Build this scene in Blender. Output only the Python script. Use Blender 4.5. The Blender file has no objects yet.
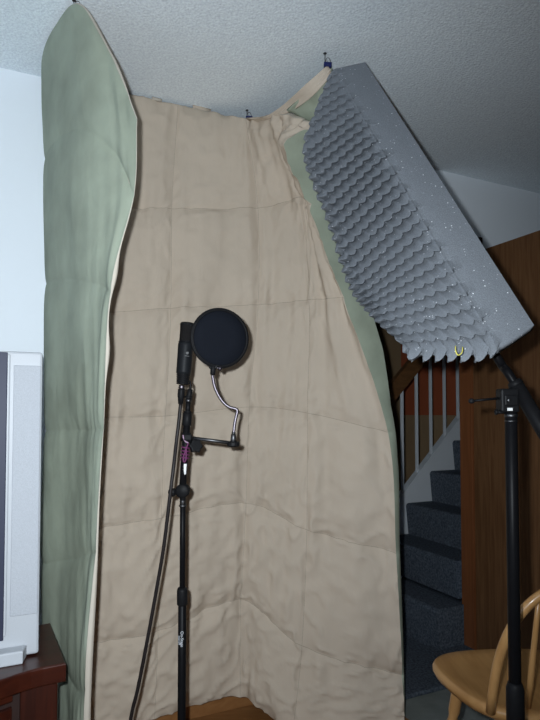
import bpy, bmesh, math, random
from mathutils import Vector, Matrix, noise
random.seed(7)
S = bpy.context.scene
COL = S.collection
F = 565.0; TH = math.radians(2.0); H = 1.205; CEIL = 2.44; PY = 33.7
ANG = .437
u2 = Vector((math.cos(ANG), math.sin(ANG), 0)); n2 = Vector((-math.sin(ANG), math.cos(ANG), 0))
OFF = 2.199
Zv = Vector((0, 0, 1))
CAMP = Vector((0, 0, H))

# ---------------------------------------------------------------- survey helpers
def ray(px, py):
    a = (px - 270) / F; b = (360 + PY - py) / F
    return Vector((a, math.cos(TH) - b * math.sin(TH), math.sin(TH) + b * math.cos(TH)))
def P(px, py, Y):
    r = ray(px, py); return CAMP + r * (Y / r.y)
def Pz(px, py, z):
    r = ray(px, py); return CAMP + r * ((z - H) / r.z)
def Pw(px, py, w):
    r = ray(px, py); return CAMP + r * ((OFF + w) / r.dot(n2))
def R(s, w, z):                      # room frame: s along the back wall, w beyond it, z up
    return u2 * s + n2 * (OFF + w) + Zv * z
def sw(p): return p.dot(u2), p.dot(n2) - OFF

# ---------------------------------------------------------------- materials
def mat(name, col, rough=.6, metal=0.0, spec=.5, noise_scale=None, noise_amt=.15, bump=0.0, bump_scale=200, bump_dist=.01, bump_stretch=None, stretch=(1, 1, 1), sheen=0.0, detail=4, coat=0.0):
    m = bpy.data.materials.new(name); m.use_nodes = True
    nt = m.node_tree; b = nt.nodes['Principled BSDF']
    b.inputs['Base Color'].default_value = (*col, 1); b.inputs['Roughness'].default_value = rough
    b.inputs['Metallic'].default_value = metal; b.inputs['Specular IOR Level'].default_value = spec
    if sheen: b.inputs['Sheen Weight'].default_value = sheen
    if coat: b.inputs['Coat Weight'].default_value = coat; b.inputs['Coat Roughness'].default_value = .12
    tc = nt.nodes.new('ShaderNodeTexCoord'); mp = nt.nodes.new('ShaderNodeMapping')
    mp.inputs['Scale'].default_value = stretch
    nt.links.new(tc.outputs['Object'], mp.inputs['Vector'])
    if noise_scale:
        n = nt.nodes.new('ShaderNodeTexNoise'); n.inputs['Scale'].default_value = noise_scale; n.inputs['Detail'].default_value = detail
        nt.links.new(mp.outputs['Vector'], n.inputs['Vector'])
        r = nt.nodes.new('ShaderNodeValToRGB')
        r.color_ramp.elements[0].position = .3; r.color_ramp.elements[1].position = .7
        r.color_ramp.elements[0].color = (*[c * (1 - noise_amt) for c in col], 1)
        r.color_ramp.elements[1].color = (*[min(1, c * (1 + noise_amt)) for c in col], 1)
        nt.links.new(n.outputs['Fac'], r.inputs['Fac']); nt.links.new(r.outputs['Color'], b.inputs['Base Color'])
    if bump:
        n = nt.nodes.new('ShaderNodeTexNoise'); n.inputs['Scale'].default_value = bump_scale; n.inputs['Detail'].default_value = 3
        src = mp
        if bump_stretch:
            src = nt.nodes.new('ShaderNodeMapping'); src.inputs['Scale'].default_value = bump_stretch; nt.links.new(tc.outputs['Object'], src.inputs['Vector']); n.inputs['Distortion'].default_value = .6
        nt.links.new(src.outputs['Vector'], n.inputs['Vector'])
        bp = nt.nodes.new('ShaderNodeBump'); bp.inputs['Strength'].default_value = bump; bp.inputs['Distance'].default_value = bump_dist
        nt.links.new(n.outputs['Fac'], bp.inputs['Height']); nt.links.new(bp.outputs['Normal'], b.inputs['Normal'])
    return m
def wood(name, c0, c1, rough=.4, scale=6, stretch=(8, 8, .6), spec=.4, coat=0.0):
    m = mat(name, c0, rough, spec=spec, coat=coat)
    nt = m.node_tree; b = nt.nodes['Principled BSDF']
    tc = nt.nodes.new('ShaderNodeTexCoord'); mp = nt.nodes.new('ShaderNodeMapping'); mp.inputs['Scale'].default_value = stretch
    nt.links.new(tc.outputs['Object'], mp.inputs['Vector'])
    n = nt.nodes.new('ShaderNodeTexNoise'); n.inputs['Scale'].default_value = scale; n.inputs['Detail'].default_value = 8; n.inputs['Distortion'].default_value = .8
    nt.links.new(mp.outputs['Vector'], n.inputs['Vector'])
    r = nt.nodes.new('ShaderNodeValToRGB'); r.color_ramp.elements[0].position = .35; r.color_ramp.elements[1].position = .68
    r.color_ramp.elements[0].color = (*c0, 1); r.color_ramp.elements[1].color = (*c1, 1)
    nt.links.new(n.outputs['Fac'], r.inputs['Fac']); nt.links.new(r.outputs['Color'], b.inputs['Base Color'])
    return m
def painted_glints(m, scale, thr, col):
    nt = m.node_tree; b = nt.nodes['Principled BSDF']
    tc = nt.nodes.new('ShaderNodeTexCoord'); v = nt.nodes.new('ShaderNodeTexVoronoi'); v.inputs['Scale'].default_value = scale
    nt.links.new(tc.outputs['Object'], v.inputs['Vector'])
    sx = nt.nodes.new('ShaderNodeSeparateColor'); nt.links.new(v.outputs['Color'], sx.inputs['Color'])
    g = nt.nodes.new('ShaderNodeMath'); g.operation = 'GREATER_THAN'; g.inputs[1].default_value = thr
    nt.links.new(sx.outputs['Red'], g.inputs[0])
    l = nt.nodes.new('ShaderNodeMath'); l.operation = 'LESS_THAN'; l.inputs[1].default_value = .3
    nt.links.new(v.outputs['Distance'], l.inputs[0])
    k = nt.nodes.new('ShaderNodeMath'); k.operation = 'MULTIPLY'
    nt.links.new(g.outputs[0], k.inputs[0]); nt.links.new(l.outputs[0], k.inputs[1])
    k2 = nt.nodes.new('ShaderNodeMath'); k2.operation = 'MULTIPLY'
    nt.links.new(k.outputs[0], k2.inputs[0]); nt.links.new(sx.outputs['Green'], k2.inputs[1])
    mx = nt.nodes.new('ShaderNodeMix'); mx.data_type = 'RGBA'
    src = b.inputs['Base Color'].links[0].from_socket
    nt.links.new(k2.outputs[0], mx.inputs['Factor']); nt.links.new(src, mx.inputs[6]); mx.inputs[7].default_value = (*col, 1)
    nt.links.new(mx.outputs[2], b.inputs['Base Color'])

M = {}
M['panel'] = wood('brown_wall_panelling', (.045, .023, .012), (.07, .035, .02), .5, 5, (8, 8, .7))
M['wall'] = mat('white_wall_paint', (.84, .89, .94), .7, spec=.25, noise_scale=3, noise_amt=.01, bump=.05, bump_scale=90)
M['ceiling'] = mat('stippled_ceiling', (.79, .86, .93), .9, spec=.1, noise_scale=130, noise_amt=.12, bump=.35, bump_scale=120)
M['beige'] = mat('beige_cotton', (.52, .44, .355), .8, spec=.2, noise_scale=5, noise_amt=.035, bump=.22, bump_scale=15, bump_dist=.016, bump_stretch=(1, 1, .32))
M['cream'] = mat('cream_binding', (.50, .45, .38), .8, spec=.2, noise_scale=30, noise_amt=.04)
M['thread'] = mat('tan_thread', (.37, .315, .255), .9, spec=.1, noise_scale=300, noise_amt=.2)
M['green'] = mat('sage_suede', (.302, .336, .262), .9, spec=.15, noise_scale=7, noise_amt=.15, bump=.25, bump_scale=12, bump_dist=.016, bump_stretch=(1, 1, .6))
M['foam'] = mat('grey_foam', (.193, .208, .229), .95, spec=.1, noise_scale=330, noise_amt=.14, bump=.25, bump_scale=420)
painted_glints(M['foam'], 210, .955, (.95, .97, 1))  # specular glints painted into the foam colour as white flecks
M['black'] = mat('black_metal', (.006, .006, .007), .4, spec=.08, noise_scale=60, noise_amt=.1)
M['blackp'] = mat('black_plastic', (.009, .009, .010), .5, spec=.1, noise_scale=60, noise_amt=.1)
M['rubber'] = mat('black_cable_rubber', (.016, .013, .013), .45, spec=.2, noise_scale=60, noise_amt=.1)
M['micbody'] = mat('charcoal_mic_enamel', (.010, .011, .013), .5, spec=.12, noise_scale=200, noise_amt=.15)
M['mesh'] = mat('black_mesh', (.010, .009, .009), .7, spec=.15, noise_scale=500, noise_amt=.5, bump=.5, bump_scale=900)
M['nylon'] = mat('dark_blue_nylon', (.008, .0095, .014), .85, spec=.08, noise_scale=700, noise_amt=.25)
M['chrome'] = mat('chrome', (.17, .15, .17), .42, metal=1, noise_scale=20, noise_amt=.05)
M['steel'] = mat('dull_steel', (.11, .11, .115), .45, metal=1, noise_scale=40, noise_amt=.1)
M['purple'] = mat('magenta_cord', (.13, .02, .09), .6, noise_scale=200, noise_amt=.3)
M['pink'] = mat('pale_pink_cord', (.36, .24, .33), .6, noise_scale=200, noise_amt=.1)
M['paper'] = mat('white_label_paper', (.75, .75, .74), .6, noise_scale=90, noise_amt=.05)
M['ink'] = mat('white_print', (.62, .64, .68), .6, noise_scale=90, noise_amt=.05)
M['greyink'] = mat('grey_print', (.2, .2, .2), .6, noise_scale=90, noise_amt=.05)
M['blue'] = mat('blue_clip_plastic', (.012, .018, .09), .5, spec=.2, noise_scale=50, noise_amt=.1)
M['yellow'] = mat('yellow_string', (.62, .55, .10), .7, noise_scale=300, noise_amt=.2)
M['silver'] = mat('silver_plastic', (.42, .44, .47), .45, spec=.25, noise_scale=400, noise_amt=.03)
M['grille'] = mat('silver_speaker_cloth', (.40, .42, .455), .7, spec=.2, noise_scale=600, noise_amt=.10, bump=.3, bump_scale=700)
M['screen'] = mat('dark_tv_screen', (.03, .034, .06), .5, spec=.2, noise_scale=3, noise_amt=.05)
M['cherry'] = wood('cherry_veneer', (.022, .0042, .002), (.045, .0085, .0035), .35, 5, (.8, 8, 8), coat=.15)
M['cherryv'] = wood('cherry_veneer_upright', (.022, .0042, .002), (.045, .0085, .0035), .4, 5, (8, 8, .8), coat=.1)
M['shadowbox'] = mat('dark_cabinet_recess', (.02, .008, .006), .6, noise_scale=20, noise_amt=.1)
M['oak'] = wood('oak_chair_varnish', (.36, .185, .065), (.47, .26, .10), .35, 5, (6, .8, 6), coat=.2)
M['oakv'] = wood('oak_chair_varnish_upright', (.36, .185, .065), (.47, .26, .10), .35, 5, (6, 6, .8), coat=.2)
M['door'] = wood('brown_oak_door', (.125, .055, .022), (.20, .098, .042), .5, 5, (14, 14, .7))
M['jamb'] = wood('reddish_door_jamb', (.19, .066, .024), (.25, .09, .034), .45, 5, (12, 12, .6))
M['casing'] = wood('dark_casing', (.035, .014, .012), (.05, .02, .016), .5, 5, (1, 8, 8))
M['rail'] = wood('dark_handrail', (.10, .045, .017), (.16, .075, .028), .45, 5, (2, 8, 8))
M['base'] = wood('oak_baseboard', (.24, .105, .035), (.30, .14, .05), .45, 5, (1, 8, 8))
M['floor'] = wood('laminate_floor', (.22, .095, .032), (.30, .14, .05), .4, 4, (1.2, 9, 9))
M['tile'] = mat('grey_vinyl_floor', (.22, .24, .225), .6, spec=.3, noise_scale=14, noise_amt=.12)
M['carpet'] = mat('blue_grey_carpet', (.105, .125, .155), .95, spec=.05, noise_scale=95, noise_amt=.5, bump=.9, bump_scale=220, detail=6)
M['whitewood'] = mat('white_stair_paint', (.62, .65, .68), .45, noise_scale=10, noise_amt=.02)
M['tan'] = mat('tan_hall_paint', (.36, .24, .135), .8, spec=.2, noise_scale=4, noise_amt=.05)
M['red'] = mat('rust_red_paint', (.42, .105, .045), .8, spec=.2, noise_scale=4, noise_amt=.05)

# ---------------------------------------------------------------- mesh helpers
WM = {}
class MB:
    def __init__(s): s.v = []; s.f = []; s.sm = []
    def add(s, vs, fs, smooth=False):
        o = len(s.v); s.v += [Vector(v) for v in vs]
        for f in fs: s.f.append([i + o for i in f]); s.sm.append(smooth)
    def bm(s, bm, mtx=None, smooth=False):
        bm.verts.ensure_lookup_table(); bm.verts.index_update()
        s.add([(mtx @ v.co if mtx else v.co.copy()) for v in bm.verts], [[v.index for v in f.verts] for f in bm.faces], smooth); bm.free()
    def box(s, lo, hi, bevel=.003, mtx=None, seg=2):
        b = bmesh.new(); bmesh.ops.create_cube(b, size=1)
        lo = Vector(lo); hi = Vector(hi)
        for v in b.verts: v.co = Vector((lo[i] + (v.co[i] + .5) * (hi[i] - lo[i]) for i in range(3)))
        if bevel: bmesh.ops.bevel(b, geom=list(b.edges), offset=bevel, segments=seg, affect='EDGES', profile=.5, clamp_overlap=True)
        s.bm(b, mtx)
    def prism(s, poly, z0, z1, bevel=.002, mtx=None, smooth=False):
        b = bmesh.new(); vs = [b.verts.new((x, y, z0)) for x, y in poly]
        f = b.faces.new(vs); r = bmesh.ops.extrude_face_region(b, geom=[f])
        for e in r['geom']:
            if isinstance(e, bmesh.types.BMVert): e.co.z = z1
        bmesh.ops.recalc_face_normals(b, faces=b.faces)
        if bevel:
            es = [e for e in b.edges if abs(e.verts[0].co.z - e.verts[1].co.z) < 1e-6]
            bmesh.ops.bevel(b, geom=es, offset=bevel, segments=3, affect='EDGES', profile=.5, clamp_overlap=True)
        s.bm(b, mtx, smooth)
    def tube(s, pts, rad, seg=12, caps=True, flat=(1, 1), up=None):
        pts = [Vector(p) for p in pts]; n = len(pts)
        rads = rad if isinstance(rad, (list, tuple)) else [rad] * n
        t = [(pts[min(i + 1, n - 1)] - pts[max(i - 1, 0)]).normalized() for i in range(n)]
        x = up.copy() if up else (Zv if abs(t[0].z) < .9 else Vector((1, 0, 0)))
        vs = []; fs = []
        for i in range(n):
            x = (x - t[i] * x.dot(t[i])).normalized(); y = t[i].cross(x)
            for k in range(seg):
                a = 2 * math.pi * k / seg
                vs.append(pts[i] + (x * math.cos(a) * flat[0] + y * math.sin(a) * flat[1]) * rads[i])
        for i in range(n - 1):
            for k in range(seg):
                fs.append([i * seg + k, i * seg + (k + 1) % seg, (i + 1) * seg + (k + 1) % seg, (i + 1) * seg + k])
        s.add(vs, fs, True)
        if caps:
            s.add(vs[:seg], [list(range(seg))[::-1]]); s.add(vs[-seg:], [list(range(seg))])
    def cyl(s, a, b, r, r2=None, seg=20, bev=.0015):
        a = Vector(a); b = Vector(b); d = (b - a); L = d.length; d.normalize(); r2 = r if r2 is None else r2
        bev = min(bev, L * .3)
        s.lathe(a, d, [(0, 0), (r - bev, 0), (r, bev), (r2, L - bev), (r2 - bev, L), (0, L)], seg)
    def lathe(s, o, axis, prof, seg=24, smooth=True, flat=(1, 1), up=None):
        o = Vector(o); axis = Vector(axis).normalized()
        x = up.copy() if up else (Vector((1, 0, 0)) if abs(axis.x) < .9 else Vector((0, 1, 0)))
        x = (x - axis * x.dot(axis)).normalized(); y = axis.cross(x)
        vs = []; fs = []
        for r, h in prof:
            r = max(r, 1e-5)
            for k in range(seg):
                a = 2 * math.pi * k / seg
                vs.append(o + axis * h + (x * math.cos(a) * flat[0] + y * math.sin(a) * flat[1]) * r)
        for i in range(len(prof) - 1):
            for k in range(seg):
                fs.append([i * seg + k, i * seg + (k + 1) % seg, (i + 1) * seg + (k + 1) % seg, (i + 1) * seg + k])
        s.add(vs, fs, smooth)
    def torus(s, c, axis, Rr, r, seg=48, ms=10):
        axis = Vector(axis).normalized(); x = Zv if abs(axis.z) < .9 else Vector((1, 0, 0))
        x = (x - axis * x.dot(axis)).normalized(); y = axis.cross(x); c = Vector(c)
        vs = []; fs = []
        for i in range(seg):
            a = 2 * math.pi * i / seg; e = x * math.cos(a) + y * math.sin(a)
            for k in range(ms):
                b = 2 * math.pi * k / ms
                vs.append(c + e * (Rr + r * math.cos(b)) + axis * r * math.sin(b))
        for i in range(seg):
            for k in range(ms):
                fs.append([i * ms + k, ((i + 1) % seg) * ms + k, ((i + 1) % seg) * ms + (k + 1) % ms, i * ms + (k + 1) % ms])
        s.add(vs, fs, True)
    def grid(s, g, smooth=True, flip=False):
        nj = len(g); ni = len(g[0]); vs = [p for row in g for p in row]; fs = []
        for j in range(nj - 1):
            for i in range(ni - 1):
                q = [j * ni + i, j * ni + i + 1, (j + 1) * ni + i + 1, (j + 1) * ni + i]
                fs.append(q[::-1] if flip else q)
        s.add(vs, fs, smooth)
    def build(s, name, m, parent=None, local=False, fixn=True):
        me = bpy.data.meshes.new(name)
        W = WM.get(parent.name, Matrix()) if parent else Matrix()
        inv = W.inverted()
        vs = s.v if local else [inv @ v for v in s.v]
        me.from_pydata([tuple(v) for v in vs], [], s.f); me.update()
        for p, sm in zip(me.polygons, s.sm): p.use_smooth = sm
        if fixn:
            b = bmesh.new(); b.from_mesh(me); bmesh.ops.remove_doubles(b, verts=b.verts, dist=1e-6)
            bmesh.ops.recalc_face_normals(b, faces=b.faces); b.to_mesh(me); b.free()
        me.materials.append(M[m])
        o = bpy.data.objects.new(name, me); COL.objects.link(o)
        if parent: o.parent = parent; WM[o.name] = W
        return o
def tag(o, label=None, cat=None, group=None, kind=None):
    if label: o['label'] = label
    if cat: o['category'] = cat
    if group: o['group'] = group
    if kind: o['kind'] = kind
    return o
def empty(name, loc, rz=0, label=None, cat=None, group=None):
    o = bpy.data.objects.new(name, None); COL.objects.link(o); o.empty_display_size = .05
    o.location = loc; o.rotation_euler = (0, 0, rz)
    WM[o.name] = Matrix.Translation(Vector(loc)) @ Matrix.Rotation(rz, 4, 'Z')
    return tag(o, label, cat, group)
def copy_tree(o, parent=None):
    c = o.copy(); COL.objects.link(c); c.parent = parent
    for ch in list(o.children): copy_tree(ch, c)
    return c
def struct(name, mb, m, label, cat='room shell'):
    return tag(mb.build(name, m), label, cat, kind='structure')
RB = Matrix.Translation(n2 * OFF) @ Matrix.Rotation(ANG, 4, 'Z')      # room frame -> world
def rbox(mb, s0, s1, w0, w1, z0, z1, bevel=0): mb.box((s0, w0, z0), (s1, w1, z1), bevel, RB)
def cr(p0, p1, p2, p3, t):
    return (p1 * 2 + (p2 - p0) * t + (p0 * 2 - p1 * 5 + p2 * 4 - p3) * t * t + (p1 * 3 - p0 - p2 * 3 + p3) * t ** 3) * .5
def spline(pts, x):
    n = len(pts); i = max(0, min(n - 2, int(math.floor(x)))); t = x - i
    g = lambda k: pts[k] if 0 <= k < n else (pts[0] * 2 - pts[1] if k < 0 else pts[-1] * 2 - pts[-2])
    return cr(g(i - 1), g(i), g(i + 1), g(i + 2), t)
def smooth_path(pts, n):
    pts = [Vector(p) for p in pts]; return [spline(pts, (len(pts) - 1) * k / n) for k in range(n + 1)]
def sstep(a, b, x):
    t = max(0, min(1, (x - a) / (b - a))); return t * t * (3 - 2 * t)
def interp(xs, ys, x):
    if x <= xs[0]: return ys[0]
    for i in range(len(xs) - 1):
        if x <= xs[i + 1]: return ys[i] + (ys[i + 1] - ys[i]) * (x - xs[i]) / (xs[i + 1] - xs[i])
    return ys[-1]

# ---------------------------------------------------------------- room shell
hp = Pz(472, 648, .0); SH = 2.165                 # door hinge along the wall
S0 = SH - .83                                     # far jamb of the doorway (behind the quilt)
SL, SR, WF = -2.4, 4.6, -6.5; WT_ = .062
mb = MB(); rbox(mb, SL, S0 + .12, WF, 0, -.08, 0); struct('floor', mb, 'floor', 'orange brown wood laminate floor under the quilt', 'floor')
mb = MB(); rbox(mb, S0 + .12, SR, WF, 0, -.08, 0); struct('floor_entry', mb, 'tile', 'grey vinyl entry floor beside the chair', 'floor')
mb = MB(); rbox(mb, SL, SR, WF, 5.0, CEIL, CEIL + .1); struct('ceiling', mb, 'ceiling', 'white stippled ceiling', 'ceiling')
mb = MB(); rbox(mb, SL, S0, 0, WT_, 0, CEIL); rbox(mb, S0, SH, 0, WT_, 2.06, CEIL); rbox(mb, SH, SR, 0, WT_, 0, CEIL)
struct('wall_back', mb, 'wall', 'white back wall with a doorway to the stairs', 'wall')
mb = MB(); rbox(mb, SL - .1, SL, WF, -2.5, 0, CEIL); rbox(mb, SL - .1, SL, -.9, WT_, 0, CEIL); rbox(mb, SL - .1, SL, -2.5, -.9, 0, .85); rbox(mb, SL - .1, SL, -2.5, -.9, 2.15, CEIL); struct('wall_left', mb, 'wall', 'white left side wall', 'wall')
mb = MB(); rbox(mb, SR, SR + .1, WF, 5.0, -.0, CEIL); struct('wall_right', mb, 'panel', 'brown panelled right side wall', 'wall')
mb = MB(); rbox(mb, SL - .1, SR + .1, WF - .1, WF, 0, CEIL); struct('wall_front', mb, 'panel', 'brown panelled wall behind the camera', 'wall')
mb = MB(); rbox(mb, SL, S0 - .08, -.012, 0, .0, .085, .003); struct('baseboard_back', mb, 'base', 'oak baseboard along the back wall', 'baseboard')
mb = MB()
for a, b_, c, d in ((-2.5, -.9, .85, .90), (-2.5, -.9, 2.10, 2.15), (-2.5, -2.45, .85, 2.15), (-.95, -.9, .85, 2.15), (-1.725, -1.675, .9, 2.1)): rbox(mb, SL - .08, SL - .02, a, b_, c, d, .002)
struct('fill_window_1', mb, 'whitewood', 'unseen white window frame added to let sky fill in from the left', 'window')  # window added out of view so sky light brightens the left side
# doorway casing + jamb
mb = MB(); rbox(mb, S0 - .08, SH + .08, -.02, 0, 2.05, 2.125, .002); rbox(mb, S0 - .08, S0 - .002, -.02, 0, 0, 2.05, .002); rbox(mb, SH + .012, SH + .08, -.02, 0, 0, 2.05, .002)
struct('trim_1', mb, 'casing', 'dark wooden casing around the doorway', 'trim')
mb = MB(); rbox(mb, SH - .008, SH + .01, -.015, WT_ + .005, 0, 2.055, .001); rbox(mb, S0 - .01, S0 + .008, -.005, WT_ + .005, 0, 2.055, .001); rbox(mb, S0, SH, -.005, WT_ + .005, 2.042, 2.06, .001)
struct('trim_2', mb, 'jamb', 'reddish brown jamb lining the doorway', 'trim')
# stairwell shell
mb = MB(); rbox(mb, S0 - 1.2, SR, .12, 5.0, -.08, 0); struct('floor_hall', mb, 'carpet', 'grey carpet of the stair hall', 'floor')
mb = MB(); rbox(mb, S0 - 1.3, S0 - 1.2, .12, 5, 0, CEIL); rbox(mb, S0 - 1.2, SR, 5, 5.1, 0, CEIL); struct('wall_hall', mb, 'tan', 'tan painted wall of the stair hall', 'wall')

# door: hinged at SH, standing open into the room
door = empty('door_1', R(SH, -.018, 0), ANG, 'brown oak veneer door standing open on the right', 'door'); door['kind'] = 'structure'
mb = MB(); mb.box((0, -.80, .012), (.036, -.004, 2.03), .002); mb.build('door_slab', 'door', door, local=True)
mb = MB()
for x, d in ((-.001, -1), (.037, 1)):
    mb.lathe((x, -.73, 1.0), (d, 0, 0), [(0, 0), (.03, 0), (.03, .006), (.012, .01), (.011, .03), (.022, .036), (.027, .05), (.022, .062), (0, .066)], 24)
mb.build('door_handle', 'steel', door, local=True)
for z in (.25, 1.05, 1.8):
    mb = MB(); mb.cyl((.041, .0, z), (.041, .0, z + .09), .006); mb.build('hinge', 'steel', door, local=True)

# ---------------------------------------------------------------- staircase beyond the doorway
N4 = Pz(429.5, 471, .82); s4, wst = sw(N4); RUN = .2; RISE = .2; Z0 = .02
st = empty('staircase', R(s4 - 3 * RUN, wst, 0), ANG, 'grey carpeted stairs with white balusters rising beyond the doorway', 'staircase')
WN = .128
mb = MB(); rbox(mb, S0 + .02, SH - .012, -.25, .12, 0, Z0, .006)
struct('floor_landing', mb, 'carpet', 'blue grey carpet landing in front of the stairs', 'floor')
for k in range(1, 8):
    mb = MB(); s0 = s4 + (k - 4) * RUN; z1 = Z0 + k * RISE
    s1 = s0 + RUN + .03 if k < 7 else SR - .02
    prof = [(s0 + .018, z1 - RISE - (.0 if k > 1 else .02)), (s0 + .004, z1 - .06)]
    for a in range(0, 91, 15):
        prof.append((s0 + .022 - .022 * math.cos(math.radians(a)), z1 - .022 + .022 * math.sin(math.radians(a))))
    prof += [(s1, z1), (s1, z1 - RISE - (.0 if k > 1 else .02))]
    wn_ = WN
    if k == 1:
        wn_ = .05; prof = [(min(a, SH - .012), b) for a, b in prof]
    n = len(prof)
    vs = [R(a, wn_, b) for a, b in prof] + [R(a, wst - .002, b) for a, b in prof]
    mb.add(vs, [list(range(n)), list(range(n, 2 * n))[::-1]] + [[i, (i + 1) % n, n + (i + 1) % n, n + i] for i in range(n)])
    mb.build('step', 'carpet', st)
def zn(s): return Z0 + 4 * RISE + (s - s4) / RUN * RISE        # nosing line
mb = MB(); sa, sb = s4 - 2.9 * RUN, s4 + 3.4 * RUN
lp = [(sa, zn(sa) + .075), (sb, zn(sb) + .075), (sb, zn(sb) - .30), (sa + .22, .0), (sa, 0)]
vs = [R(a, wst, b) for a, b in lp] + [R(a, wst + .035, b) for a, b in lp]; n = len(lp)
mb.add(vs, [list(range(n)), list(range(n, 2 * n))[::-1]] + [[i, (i + 1) % n, n + (i + 1) % n, n + i] for i in range(n)])
cp = [(sa, zn(sa) + .075), (sb, zn(sb) + .075), (sb, zn(sb) + .09), (sa, zn(sa) + .09)]
vs = [R(a, wst - .008, b) for a, b in cp] + [R(a, wst + .043, b) for a, b in cp]; n = 4
mb.add(vs, [list(range(n)), list(range(n, 2 * n))[::-1]] + [[i, (i + 1) % n, n + (i + 1) % n, n + i] for i in range(n)])
mb.build('stringer', 'whitewood', st)
sb1 = sw(Pw(402, 450, wst + .018))[0]; sb2 = sw(Pw(457.5, 400, wst + .018))[0]; dsb = (sb2 - sb1) / 4
HR = .70
proto = None
for k in range(-3, 9):
    s = sb1 + k * dsb
    if s > sb - .05: break
    mb = MB(); rbox(mb, s - .008, s + .008, wst + .008, wst + .024, zn(s) + .08, zn(s) + .09 + HR, .001); mb.build('baluster', 'whitewood', st)
mb = MB(); cp = [(sa, zn(sa) + .05 + HR), (sb, zn(sb) + .05 + HR), (sb, zn(sb) + .185 + HR), (sa, zn(sa) + .185 + HR)]
vs = [R(a, wst - .004, b) for a, b in cp] + [R(a, wst + .04, b) for a, b in cp]; n = 4
mb.add(vs, [list(range(n)), list(range(n, 2 * n))[::-1]] + [[i, (i + 1) % n, n + (i + 1) % n, n + i] for i in range(n)])
mb.build('handrail', 'rail', st)
# two-tone end wall across the stairwell
e0 = P(401.5, 415, 4.9); se, we = sw(e0)
mb = MB(); rbox(mb, se + .02, se + .12, wst + .25, 5.0, 0, CEIL); struct('wall_stairwell', mb, 'tan', 'tan wall seen between the balusters', 'wall')
zt = e0.z
mb = MB(); rbox(mb, se, se + .02, wst + .26, we, zt, CEIL - .01, .001); struct('trim_3', mb, 'red', 'rust red upper panel seen between the balusters', 'trim')

# ---------------------------------------------------------------- quilt (comforter)
wing = [  # columns E, KE, K, M : rows of (px, py, Y)
 [(137,120,1.42),(112,58,1.50),(74,4,1.61),(44.5,64,1.91)],
 [(134,195,1.42),(113,150,1.48),(76,130,1.60),(46,160,1.91)],
 [(111,292,1.42),(98,285,1.49),(73,280,1.62),(46,285,1.87)],
 [(103.5,428,1.47),(93,430,1.54),(72,430,1.66),(47,430,1.83)],
 [(96,552,1.50),(86,555,1.56),(68,560,1.67),(44.5,560,1.81)],
 [(85,690,1.50),(78,690,1.55),(64,670,1.66),(46,655,1.81)],
 [(84,858,1.50),(78,835,1.55),(64,800,1.66),(46,770,1.82)]]
back = [  # columns C0, C1, C2, C3, A : rows of (px, py, w or Y)
 [(98,86,-.05,'w'),(178,104,-.05,'w'),(246,119,2.22,'Y'),(281,114,2.08,'Y'),(313,124,1.99,'Y')],
 [(104,203,-.05,'w'),(171.5,209,-.055,'w'),(258,208,2.27,'Y'),(303,197,2.22,'Y'),(314,203,2.13,'Y')],
 [(98,311,-.05,'w'),(171,308,-.06,'w'),(258,305,2.28,'Y'),(310,300,2.25,'Y'),(346,297,2.16,'Y')],
 [(92,418,-.05,'w'),(165,416,-.06,'w'),(249,407,2.28,'Y'),(308,413,2.26,'Y'),(388,432,2.19,'Y')],
 [(86,531,-.05,'w'),(161,518,-.06,'w'),(246,503,2.28,'Y'),(307,529,2.26,'Y'),(396,553,2.20,'Y')],
 [(80,645,-.06,'w'),(158,631,-.07,'w'),(241,600,2.28,'Y'),(302,645,2.24,'Y'),(402,676,2.21,'Y')],
 [(78,745,-.07,'w'),(154,718,-.08,'w'),(240,696.5,2.27,'Y'),(293,731,2.18,'Y'),(403,726,2.20,'Y')]]
CG = []
for j in range(7):
    row = [P(*p) for p in wing[j]]
    for px, py, d, k in back[j]: row.append(Pw(px, py, d) if k == 'w' else P(px, py, d))
    CG.append(row)
NCOL = 9
# parameter samples, denser near the quilting seams
def samples(nseg, per):
    xs = []
    for i in range(nseg):
        for k in range(per):
            t = k / per; xs.append(i + t - .085 * math.sin(2 * math.pi * t) * .9)
    xs.append(float(nseg)); return xs
AS = samples(8, 30); BS = samples(6, 40)
NA, NB = len(AS), len(BS)
def base(a, b):
    p = spline([spline(CG[j], a) for j in range(7)], b)
    if a > 6.6 and b < 1:      # the free edge dips in under the folded corner
        p = p - Vector((interp([0, .10, .17, .24, .4, .55, .8, 1], [0, 3, 14, 27, 22, 15, 6, 0], b) * p.y / F * sstep(6.9, 8, a), 0, 0))
    return p
raw = [[base(a, b) for a in AS] for b in BS]
def gridnormals(g):
    nj, ni = len(g), len(g[0]); out = []
    for j in range(nj):
        r = []
        for i in range(ni):
            du = g[j][min(i + 1, ni - 1)] - g[j][max(i - 1, 0)]; dv = g[min(j + 1, nj - 1)][i] - g[max(j - 1, 0)][i]
            nn = du.cross(dv); r.append(nn.normalized() if nn.length > 1e-12 else Vector((0, -1, 0)))
        out.append(r)
    return out
nor = gridnormals(raw)      # a -> right, b -> down : right x down = into the wall / outwards (away from lining)
SEAMA = {4: 1, 5: 1, 6: 1, 7: 1}
def fq(x, w): return 1 - math.exp(-x / w)
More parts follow.
